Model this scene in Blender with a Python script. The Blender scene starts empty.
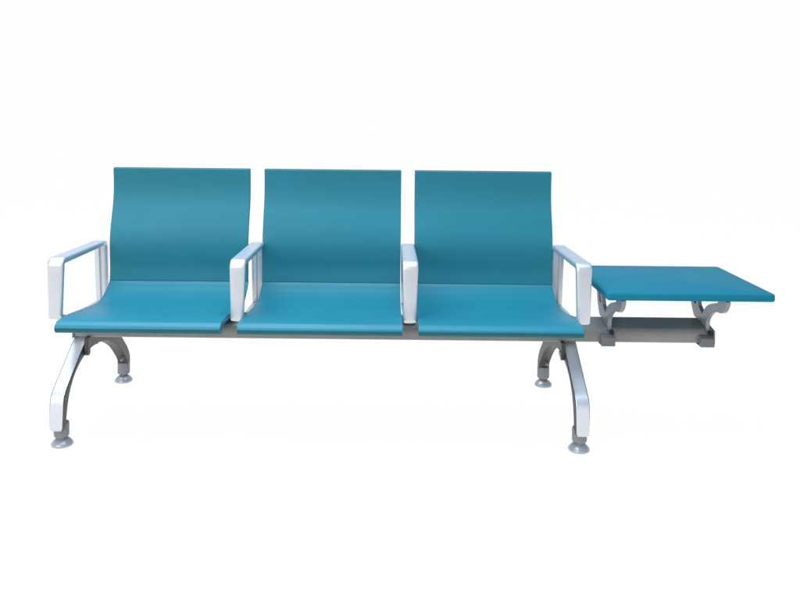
import bpy, bmesh, math, random
from mathutils import Vector
random.seed(4)
scene = bpy.context.scene
C = scene.collection
R = math.radians
D0 = 2.9                      # the camera stands 2.9 m in front of the beam; profiles below are (distance from camera, height)

# ------------------------------------------------------------------ materials
def node_mat(name, color, rough=0.4, metallic=0.0, spec=0.5, vary=0.06, scale=6.0, bump=0.0, bscale=400.0, rvary=0.08, coat=0.0, world=False, hue=0.0):
    m = bpy.data.materials.new(name); m.use_nodes = True
    nt = m.node_tree; b = nt.nodes['Principled BSDF']
    tc = nt.nodes.new('ShaderNodeTexCoord')
    n = nt.nodes.new('ShaderNodeTexNoise'); n.inputs['Scale'].default_value = scale
    n.inputs['Detail'].default_value = 5; n.inputs['Roughness'].default_value = 0.6
    if world:                                             # seats share a mesh: vary with the place in the room, streaked along the bench
        ge = nt.nodes.new('ShaderNodeNewGeometry'); mpn = nt.nodes.new('ShaderNodeMapping')
        mpn.inputs['Scale'].default_value = (0.7, 1.0, 2.6)
        nt.links.new(ge.outputs['Position'], mpn.inputs['Vector']); nt.links.new(mpn.outputs['Vector'], n.inputs['Vector'])
    else:
        nt.links.new(tc.outputs['Object'], n.inputs['Vector'])
    cr = nt.nodes.new('ShaderNodeValToRGB')
    cr.color_ramp.elements[0].position = 0.3; cr.color_ramp.elements[1].position = 0.7
    cr.color_ramp.elements[0].color = (color[0]*(1-vary+hue), color[1]*(1-vary), color[2]*(1-vary-hue*.5), 1)
    cr.color_ramp.elements[1].color = tuple(min(1, c*(1+vary)) for c in color) + (1,)
    nt.links.new(n.outputs['Fac'], cr.inputs['Fac'])
    nt.links.new(cr.outputs['Color'], b.inputs['Base Color'])
    mr = nt.nodes.new('ShaderNodeMapRange')
    mr.inputs['To Min'].default_value = max(0.02, rough-rvary); mr.inputs['To Max'].default_value = rough+rvary
    n2 = nt.nodes.new('ShaderNodeTexNoise'); n2.inputs['Scale'].default_value = scale*3.3; n2.inputs['Detail'].default_value = 6
    nt.links.new(tc.outputs['Object'], n2.inputs['Vector'])
    nt.links.new(n2.outputs['Fac'], mr.inputs['Value'])
    nt.links.new(mr.outputs['Result'], b.inputs['Roughness'])
    b.inputs['Metallic'].default_value = metallic
    b.inputs['Specular IOR Level'].default_value = spec
    b.inputs['Coat Weight'].default_value = coat
    if bump:
        n3 = nt.nodes.new('ShaderNodeTexNoise'); n3.inputs['Scale'].default_value = bscale; n3.inputs['Detail'].default_value = 3
        nt.links.new(tc.outputs['Object'], n3.inputs['Vector'])
        bp = nt.nodes.new('ShaderNodeBump'); bp.inputs['Strength'].default_value = bump; bp.inputs['Distance'].default_value = 0.002
        nt.links.new(n3.outputs['Fac'], bp.inputs['Height'])
        nt.links.new(bp.outputs['Normal'], b.inputs['Normal'])
    return m

TEAL   = node_mat('teal_moulded_foam', (0.012, 0.200, 0.284), 0.42, 0.0, 0.36, 0.06, 2.2, 0.06, 260.0, world=True, hue=0.06)
TEALB  = node_mat('teal_backrest_foam', (0.018, 0.206, 0.275), 0.48, 0.0, 0.28, 0.07, 2.2, 0.06, 260.0, world=True, hue=0.10)  # backrests: slightly greyer teal than the pans
TEALT  = node_mat('teal_table_laminate', (0.013, 0.190, 0.268), 0.5, 0.0, 0.05, 0.05, 4.0, 0.06, 260.0)
TEAL_SHADE  = node_mat('teal_painted_shade', (0.010, 0.112, 0.138), 0.5, 0.0, 0.3, 0.1, 5.0)  # darker teal painted in as shade on lip undersides and rear faces
ALU    = node_mat('polished_aluminium', (0.72, 0.745, 0.78), 0.39, 0.7, 0.5, 0.025, 9.0, 0.0, 90.0, 0.03)
CAST   = node_mat('grey_cast_aluminium', (0.062, 0.066, 0.067), 0.45, 0.25, 0.4, 0.18, 18.0, 0.15, 300.0)
COLLAR = node_mat('grey_plastic_collar', (0.22, 0.23, 0.24), 0.5, 0.0, 0.4, 0.1, 30.0)
PAD    = node_mat('pale_nylon_glide', (0.46, 0.475, 0.50), 0.33, 0.35, 0.5, 0.08, 30.0)
BEAM   = node_mat('grey_painted_steel', (0.245, 0.241, 0.233), 0.29, 0.1, 0.45, 0.10, 9.0, 0.06, 300.0)
BRACK  = node_mat('grey_bracket_paint', (0.27, 0.30, 0.325), 0.42, 0.3, 0.45, 0.10, 12.0, 0.06, 300.0)
CLAMP  = node_mat('grey_clamp_paint', (0.18, 0.182, 0.182), 0.45, 0.15, 0.4, 0.10, 12.0, 0.06, 300.0)
DARK   = node_mat('black_recess', (0.02, 0.02, 0.022), 0.6, 0.0, 0.3, 0.1, 20.0)

# ------------------------------------------------------------------ mesh helpers
def obj(name, bm, mats, parent=None, bevel=0.0, seg=3, ang=40):
    bmesh.ops.recalc_face_normals(bm, faces=bm.faces)
    me = bpy.data.meshes.new(name); bm.to_mesh(me); bm.free()
    for p in me.polygons: p.use_smooth = len(p.vertices) <= 4
    me.set_sharp_from_angle(angle=R(ang))
    for m in (mats if isinstance(mats, (list, tuple)) else [mats]): me.materials.append(m)
    o = bpy.data.objects.new(name, me); C.objects.link(o)
    if parent: o.parent = parent
    if bevel:
        b = o.modifiers.new('bevel', 'BEVEL'); b.width = bevel; b.segments = seg
        b.limit_method = 'ANGLE'; b.angle_limit = R(ang); b.harden_normals = False
        w = o.modifiers.new('normals', 'WEIGHTED_NORMAL'); w.keep_sharp = False; w.weight = 60
    return o

def catmull(pts, n=8):
    out = []
    P = [pts[0]] + list(pts) + [pts[-1]]
    for i in range(1, len(P)-2):
        p0, p1, p2, p3 = (Vector(q) for q in P[i-1:i+3])
        for k in range(n):
            t = k/n
            out.append(0.5*((2*p1)+(p2-p0)*t+(2*p0-5*p1+4*p2-p3)*t*t+(3*p1-p0-3*p2+p3)*t**3))
    out.append(Vector(pts[-1])); return out

def slab(profile, thick, x0, x1, nx=1, shade_to=0):
    """closed sheet: profile line (d,z) offset by thick on its back side, extruded from x0 to x1"""
    n = len(profile); back = []
    for i, p in enumerate(profile):
        a = profile[max(0, i-1)]; b = profile[min(n-1, i+1)]
        t = (b-a).normalized(); nrm = Vector((t.y, -t.x))       # to the right of travel = underside / rear
        back.append(p + nrm*thick)
    ring = profile + back[::-1]
    bm = bmesh.new(); cols = []
    for k in range(nx+1):
        x = x0+(x1-x0)*k/nx
        cols.append([bm.verts.new((x, q.x-D0, q.y)) for q in ring])
    m = len(ring)
    for k in range(nx):
        for i in range(m):
            f = bm.faces.new((cols[k][i], cols[k][(i+1) % m], cols[k+1][(i+1) % m], cols[k+1][i]))
            f.material_index = (0 if i >= shade_to else 1) if i < n-1 else 1  # profile faces before that index carry the painted-in shade
    for col, in ((cols[0],), (cols[-1],)):
        for i in range(n-1):
            f = bm.faces.new((col[i], col[i+1], col[m-2-i], col[m-1-i])); f.material_index = 0
    return bm

def prism(poly, x0, x1, bm=None, mi=0):
    """polygon in (d,z) extruded along x"""
    bm = bm or bmesh.new()
    a = [bm.verts.new((x0, p[0]-D0, p[1])) for p in poly]
    b = [bm.verts.new((x1, p[0]-D0, p[1])) for p in poly]
    n = len(poly)
    fs = [bm.faces.new(a), bm.faces.new(b[::-1])]
    for i in range(n): fs.append(bm.faces.new((a[i], a[(i+1) % n], b[(i+1) % n], b[i])))
    for f in fs: f.material_index = mi
    return bm

def lathe(profile, x, d, seg=32, bm=None, mi=0):
    bm = bm or bmesh.new(); rings = []
    for (r, z) in profile:
        rings.append([bm.verts.new((x+r*math.cos(2*math.pi*k/seg), d-D0+r*math.sin(2*math.pi*k/seg), z)) for k in range(seg)])
    for i in range(len(rings)-1):
        for k in range(seg):
            bm.faces.new((rings[i][k], rings[i][(k+1) % seg], rings[i+1][(k+1) % seg], rings[i+1][k])).material_index = mi
    bm.faces.new(rings[0][::-1]).material_index = mi; bm.faces.new(rings[-1]).material_index = mi
    return bm

def rod(p0, p1, r, seg=16, bm=None):
    bm = bm or bmesh.new()
    p0, p1 = Vector(p0), Vector(p1); ax = (p1-p0).normalized()
    u = ax.orthogonal().normalized(); v = ax.cross(u)
    A = [bm.verts.new(p0+(u*math.cos(2*math.pi*k/seg)+v*math.sin(2*math.pi*k/seg))*r) for k in range(seg)]
    B = [bm.verts.new(p1+(u*math.cos(2*math.pi*k/seg)+v*math.sin(2*math.pi*k/seg))*r) for k in range(seg)]
    bm.faces.new(A[::-1]); bm.faces.new(B)
    for k in range(seg): bm.faces.new((A[k], A[(k+1) % seg], B[(k+1) % seg], B[k]))
    return bm

def copy_tree(o, parent, dx):
    """copy a part with its sub-parts, moved along the bench"""
    c = o.copy(); C.objects.link(c); c.parent = parent
    if dx: c.location.x += dx
    for ch in list(o.children): copy_tree(ch, c, 0)
    return c

# ------------------------------------------------------------------ the bench
bench = bpy.data.objects.new('waiting_bench', None); C.objects.link(bench)
bench.location = (0, 0, 0)
bench['label'] = 'three-seat teal waiting bench with silver armrests, curved legs and a side table at one end'
bench['category'] = 'bench'

# --- seats and backrests
SEAT_X = (-0.7935, -0.2130, 0.3650); HW = 0.263
pan = catmull([(2.632,.386),(2.613,.388),(2.601,.3925),(2.594,.4005),(2.5935,.410),(2.603,.4195),(2.624,.426),(2.70,.4245),(2.80,.414),(2.90,.403),(2.97,.398),(3.02,.404),(3.058,.418),(3.083,.432),(3.101,.4445),(3.114,.460)], 8)
back = catmull([(3.1050,.4495),(3.1070,.50),(3.102,.55),(3.100,.595),(3.105,.64),(3.118,.69),(3.133,.74),(3.139,.785),(3.138,.83),(3.133,.877)], 8)
seat = obj('seat', slab(pan, 0.017, SEAT_X[0]-HW, SEAT_X[0]+HW, shade_to=30), [TEAL, TEAL_SHADE], bench, 0.005, 4)
rest = obj('backrest', slab(back, 0.017, SEAT_X[0]-HW, SEAT_X[0]+HW), [TEALB, TEAL_SHADE], bench, 0.0035, 3)
for x in SEAT_X[1:]:
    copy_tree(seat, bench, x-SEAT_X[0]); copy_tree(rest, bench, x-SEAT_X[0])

# --- beam
beam_poly = [(2.828,.3145),(2.822,.319),(2.819,.333),(2.819,.343),(2.821,.352),(2.825,.359),(2.831,.3645),(2.915,.3785),(2.925,.378),(2.933,.370),(2.933,.3225),(2.926,.3145)]
beam = obj('beam', prism(beam_poly, -1.080, 1.128), BEAM, bench, 0.002, 2, 25)
obj('end_cap', prism([(2.815,.3125),(2.815,.360),(2.92,.381),(2.936,.375),(2.936,.3125)], -1.086, -1.080), BEAM, beam, 0.002, 2, 25)
obj('end_cap', prism([(2.815,.3125),(2.815,.360),(2.92,.381),(2.936,.375),(2.936,.3125)], 1.128, 1.134), BEAM, beam, 0.002, 2, 25)

# seat carriers hidden under each pan, bolted to the beam
for i, x in enumerate(SEAT_X):
    for s in (-0.17, 0.17):
        poly = [(2.70,.398),(2.70,.404),(2.83,.392),(2.98,.377),(3.06,.394),(3.11,.43),(3.128,.50),(3.122,.56),(3.134,.56),(3.142,.50),(3.12,.415),(3.06,.37),(2.94,.358),(2.94,.381),(2.81,.366),(2.79,.383)]
        o = obj('seat_carrier', prism(poly, x+s-0.02, x+s+0.02), CAST, bench, 0.0015, 1)

# --- armrests
def armrest_bm(xc):
    corners = [  # (d, z, corner radius, half width, thickness)
        (2.690, .411, .014, .0215, .017), (2.685, .612, .026, .0258, .020),
        (3.128, .602, .032, .0250, .017), (3.152, .352, .012, .0230, .012),
        (2.835, .370, .010, .0180, .010)]
    n = len(corners); path = []
    for i, (d, z, r, w, t) in enumerate(corners):
        p = Vector((d, z)); a = Vector(corners[i-1][:2]); b = Vector(corners[(i+1) % n][:2])
        u = (a-p).normalized(); v = (b-p).normalized()
        half = u.angle(v)/2; cut = r/math.tan(half)
        cen = p+(u+v).normalized()*(r/math.sin(half))
        s0 = p+u*cut-cen; ang = s0.angle_signed(p+v*cut-cen)
        turn = (p-a).x*(b-p).y-(p-a).y*(b-p).x
        sg = -1 if turn < 0 else 1                            # the loop runs clockwise; a left turn is a hollow corner
        for k in range(9):
            th = -ang*k/8
            q = Vector((s0.x*math.cos(th)-s0.y*math.sin(th), s0.x*math.sin(th)+s0.y*math.cos(th)))
            path.append((cen+q, q.normalized()*sg, w, t))
    full = []
    for i, (p, nr, w, t) in enumerate(path):
        full.append((p, nr, w, t))
        p2, n2, w2, t2 = path[(i+1) % len(path)]
        if (p2-p).length > 0.08:
            for k in range(1, 6):
                f = k/6; full.append((p.lerp(p2, f), nr.lerp(n2, f).normalized(), w+(w2-w)*f, t+(t2-t)*f))
    bm = bmesh.new(); rings = []
    for (p, nin, w, t) in full:
        ring = []
        def q(x, off): 
            s = p+nin*off; ring.append(bm.verts.new((xc+x, s.x-D0, s.y)))
        bv = 0.0045
        # outer face slightly crowned, inner face carries a groove down its middle
        q(-w, bv*1.1); q(-w+bv*.35, bv*.35); q(-w+bv*1.2, 0.0004); q(-w+bv*2.2, -0.0001); q(w-bv*2.2, -0.0001); q(w-bv*1.2, 0.0004); q(w-bv*.35, bv*.35); q(w, bv*1.1)
        q(w, t-.002); q(w-.002, t); q(w*.30, t); q(w*.16, t-.009); q(-w*.16, t-.009); q(-w*.30, t); q(-w+.002, t); q(-w, t-.002)
        rings.append(ring)
    m = len(rings[0])
    for i in range(len(rings)):
        A, B = rings[i], rings[(i+1) % len(rings)]
        for k in range(m): bm.faces.new((A[k], A[(k+1) % m], B[(k+1) % m], B[k]))
    return bm
ARM_X = (-1.095, -0.4945, 0.0765, 0.650)
arm = obj('armrest', armrest_bm(ARM_X[0]), ALU, bench, 0, ang=60)
obj('mounting_block', prism([(2.835,.358),(2.835,.376),(2.925,.381),(2.925,.372)], ARM_X[0]-.017, ARM_X[0]+.017), CAST, arm, 0.002, 2)
for x in ARM_X[1:]: copy_tree(arm, bench, x-ARM_X[0])

# --- legs
LEG_X = (-1.063, 0.636); LW = 0.0235
def leg_faces(bm):  # polished front, cast grey sides; same grey stands for shade under the arch
    for f in bm.faces:
        f.normal_update()
        f.material_index = 0 if (f.normal.z < -0.9 and f.calc_center_median().z < 0.08) or (f.normal.y < -0.35 and f.calc_center_median().y < -0.02 and f.normal.z > -0.25) else 1
front_poly = [(2.848,.318),(2.664,.195),(2.650,.1845),(2.641,.174),(2.636,.162),(2.6335,.145),(2.630,.074),(2.633,.062)] + \
    [tuple(p) for p in catmull([(2.656,.062),(2.663,.11),(2.682,.165),(2.722,.212),(2.78,.243),(2.84,.257),(2.896,.262)], 4)] + [(2.896,.318)]
rear_poly = [(2.898,.260)] + [tuple(p) for p in catmull([(2.96,.256),(3.03,.243),(3.10,.218),(3.18,.178),(3.243,.130),(3.281,.095),(3.290,.070)], 5)] + \
    [tuple(p) for p in catmull([(3.322,.070),(3.320,.10),(3.294,.138),(3.247,.180),(3.17,.240),(3.08,.288),(3.0,.311),(2.94,.318)], 5)] + [(2.898,.318)]
def pad_profile(): return [(.012,.0255),(.017,.0240),(.024,.0195),(.0305,.013),(.0345,.0075),(.0352,.0040),(.0335,.0008),(.029,0.0)][::-1]
def make_leg(poly, fd, hw):
    bm = prism(poly, LEG_X[0]-hw, LEG_X[0]+hw)
    for q in bm.verts:                                    # the foot end of the leg has clipped corners
        if q.co.z < .0625: q.co.x = LEG_X[0]+(q.co.x-LEG_X[0])*.72
    bmesh.ops.recalc_face_normals(bm, faces=bm.faces); leg_faces(bm)
    o = obj('leg', bm, [ALU, CAST], bench, 0.005, 3, 30)
    bm = lathe([(.012,.022),(.0135,.0285),(.0195,.0305),(.0230,.034),(.0240,.038),(.0240,.073),(.0226,.0775),(.017,.079)], LEG_X[0], fd-(.007 if fd < 3 else 0))
    col = obj('collar', bm, COLLAR, o, 0, ang=28)
    obj('foot_pad', lathe(pad_profile(), LEG_X[0], fd), PAD, o, 0, ang=50)
    return o
fl = make_leg(front_poly, 2.684, LW)
obj('bolt', rod((LEG_X[0]+LW-.002, 2.822-D0, .276), (LEG_X[0]+LW+.010, 2.822-D0, .276), .010), PAD, fl, 0.002, 2)
obj('clamp_tab', prism([(2.80,.318),(2.80,.262),(2.806,.256),(2.818,.256),(2.824,.262),(2.824,.318)], LEG_X[0]+LW+.002, LEG_X[0]+LW+.016), CAST, fl, 0.002, 2)
rl = make_leg(rear_poly, 3.305, .0205)
obj('bolt', rod((LEG_X[0]+.006, 3.285-D0, .112), (LEG_X[0]+.006, 3.255-D0, .099), .006), COLLAR, rl, 0.002, 2)
obj('bolt', rod((LEG_X[0], 2.985-D0, .258), (LEG_X[0], 2.985-D0, .244), .008), COLLAR, rl, 0.002, 2)
for o in (fl, rl):
    c = copy_tree(o, bench, LEG_X[1]-LEG_X[0])
    for ch in c.children:                                   # the bolted side faces inward on both ends
        if ch.name.startswith('clamp_tab') or (ch.name.startswith('bolt') and o is fl): ch.location.x -= 2*LW+.014

# --- side table
TX0, TX1 = 0.716, 1.263
top_prof = [(2.652,.5035),(2.6465,.510),(2.6465,.517),(2.652,.5235),(2.660,.526),(3.112,.526),(3.112,.500),(2.660,.500)]
bm = bmesh.new()
def rrect(x0, x1, y0, y1, r, z, inset=0.0, k=6):
    out = []
    for cx, cy, a0 in ((x1-r, y1-r, 0), (x0+r, y1-r, 90), (x0+r, y0+r, 180), (x1-r, y0+r, 270)):
        for i in range(k+1):
            a = R(a0+90*i/k); out.append((cx+(r-inset)*math.cos(a), cy+(r-inset)*math.sin(a), z))
    return out
layers = []
for z, ins in ((.500, .007), (.5010, .0035), (.5035, .001), (.507, 0), (.5195, 0), (.5230, .001), (.5252, .0035), (.526, .007)):
    layers.append([bm.verts.new(p) for p in rrect(TX0, TX1, 2.648-D0, 3.115-D0, .011, z, ins)])
n = len(layers[0])
for a, b in zip(layers, layers[1:]):
    for i in range(n): bm.faces.new((a[i], a[(i+1) % n], b[(i+1) % n], b[i]))
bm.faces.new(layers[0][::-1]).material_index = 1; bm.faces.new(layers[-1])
for f in bm.faces:
    f.normal_update()
table = obj('side_table', bm, [TEALT, TEAL_SHADE], bench, 0, ang=60)

def bracket_bm(x, w):
    """Y shaped casting that stands on the beam: scrolled front arm, slotted rear arm"""
    bm = bmesh.new()
    ft = catmull([(2.862,.408),(2.835,.436),(2.800,.456),(2.757,.470),(2.728,.480),(2.716,.4985)], 5)
    fb = catmull([(2.652,.4985),(2.658,.485),(2.675,.464),(2.702,.450),(2.745,.444),(2.785,.428),(2.818,.400),(2.826,.372),(2.824,.352)], 5)
    poly = [(2.935,.382),(2.952,.398),(2.925,.430),(2.897,.430)] + [tuple(p) for p in ft] + [tuple(p) for p in fb] + [(2.8205,.352),(2.831,.3665),(2.915,.3800)]
    prism(poly, x-w, x+w, bm)
    # rear arm: two prongs with a slot between, closed by a pad under the top
    prism([(2.895,.428),(2.915,.428),(2.945,.499),(2.922,.499)], x-w*.95, x+w*.95, bm)
    prism([(2.9225,.428),(2.950,.396),(2.966,.420),(2.990,.499),(2.968,.499),(2.944,.432)], x-w*.95, x+w*.95, bm)
    prism([(2.928,.4895),(2.928,.4990),(3.03,.4990),(3.03,.4890)], x-w*1.2, x+w*1.2, bm)
    return bm
BR_X = (0.772, 1.112)
br = obj('bracket', bracket_bm(BR_X[0], .007), BRACK, table, 0.0025, 2, 35)
saddle = [(2.794,.3115),(2.794,.338),(2.803,.3455),(2.8175,.347),(2.8175,.3115),(2.860,.3115),(2.860,.3085),(2.798,.3085)]
sd = obj('clamp', prism(saddle, BR_X[0]-.034, BR_X[0]+.012), CLAMP, table, 0.002, 2)
bo = obj('bolt', rod((BR_X[0]+.004, 2.8190-D0, .354), (BR_X[0]+.004, 2.808-D0, .354), .0085, 6), DARK, table, 0.0015, 2)
for o in (br, sd, bo): copy_tree(o, table, BR_X[1]-BR_X[0])

# ------------------------------------------------------------------ setting: white seamless floor with its own glow
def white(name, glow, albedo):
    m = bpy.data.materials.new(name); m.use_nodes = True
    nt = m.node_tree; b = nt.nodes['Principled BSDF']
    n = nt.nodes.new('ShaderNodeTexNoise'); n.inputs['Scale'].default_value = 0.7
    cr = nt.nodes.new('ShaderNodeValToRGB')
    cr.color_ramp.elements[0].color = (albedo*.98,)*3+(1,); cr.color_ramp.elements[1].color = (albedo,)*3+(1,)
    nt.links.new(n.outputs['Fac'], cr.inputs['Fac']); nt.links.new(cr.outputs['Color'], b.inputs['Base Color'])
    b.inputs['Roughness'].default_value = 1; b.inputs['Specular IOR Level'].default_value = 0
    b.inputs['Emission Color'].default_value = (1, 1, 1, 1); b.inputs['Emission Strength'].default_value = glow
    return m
bm = bmesh.new()
v = [bm.verts.new(p) for p in ((-60, -2.3, 0), (60, -2.3, 0), (60, 90, 0), (-60, 90, 0))]
bm.faces.new(v)
fl_o = obj('floor', bm, white('glowing_white_floor', 0.985, 0.03)); fl_o['kind'] = 'structure'  # floor glows by itself so that no shadow shows on it

# ------------------------------------------------------------------ light
w = bpy.data.worlds.new('World'); scene.world = w; w.use_nodes = True
nt = w.node_tree; bg = nt.nodes['Background']
tc = nt.nodes.new('ShaderNodeTexCoord'); sx = nt.nodes.new('ShaderNodeSeparateXYZ')
cr = nt.nodes.new('ShaderNodeValToRGB'); mp = nt.nodes.new('ShaderNodeMapRange')
mp.inputs['From Min'].default_value = -1
nt.links.new(tc.outputs['Generated'], sx.inputs[0]); nt.links.new(sx.outputs['Z'], mp.inputs['Value'])
nt.links.new(mp.outputs['Result'], cr.inputs['Fac']); nt.links.new(cr.outputs['Color'], bg.inputs['Color'])
# white band as backdrop, unseen blue-grey above added to tint metal tops, dim below
stops = [(-.10, (.12, .12, .12)), (-.02, (1, 1, 1)), (.137, (1, 1, 1)), (.185, (.25, .34, .48)), (.40, (.29, .38, .53)), (.75, (.38, .50, .70)), (.95, (.36, .49, .68))]
el = cr.color_ramp.elements
while len(el) < len(stops): el.new(0.5)
for q, (z, c) in zip(el, stops): q.position = (z+1)/2
for q, (z, c) in zip(el, stops): q.color = c+(1,)
bg.inputs['Strength'].default_value = 0.99

def area(name, loc, target, sx_, sy_, power, col):
    l = bpy.data.lights.new(name, 'AREA'); l.shape = 'RECTANGLE'; l.size = sx_; l.size_y = sy_
    l.energy = power; l.color = col
    o = bpy.data.objects.new(name, l); C.objects.link(o); o.location = loc
    o.rotation_euler = (Vector(target)-Vector(loc)).to_track_quat('-Z', 'Y').to_euler()
    return o
area('key_lamp', (-2.8, -5.0, 2.6), (-0.2, 0, .5), 3.6, 2.8, 124, (1.0, .975, .94))
area('top_lamp', (-0.8, -0.3, 3.6), (-0.4, 0.0, .4), 3.8, 2.6, 168, (.86, .94, 1.0))

# ------------------------------------------------------------------ camera
cam = bpy.data.cameras.new('camera'); co = bpy.data.objects.new('camera', cam); C.objects.link(co)
co.location = (0, -D0, 1.125); co.rotation_euler = (math.pi/2, R(-0.6), 0)
cam.sensor_width = 36; cam.lens = 36*816/800
cam.shift_x = 11/800; cam.shift_y = -194.5/800
cam.clip_start = 0.05; cam.clip_end = 200
scene.camera = co
scene.view_settings.view_transform = 'Standard'; scene.view_settings.look = 'None'
scene.view_settings.exposure = 0; scene.view_settings.gamma = 1
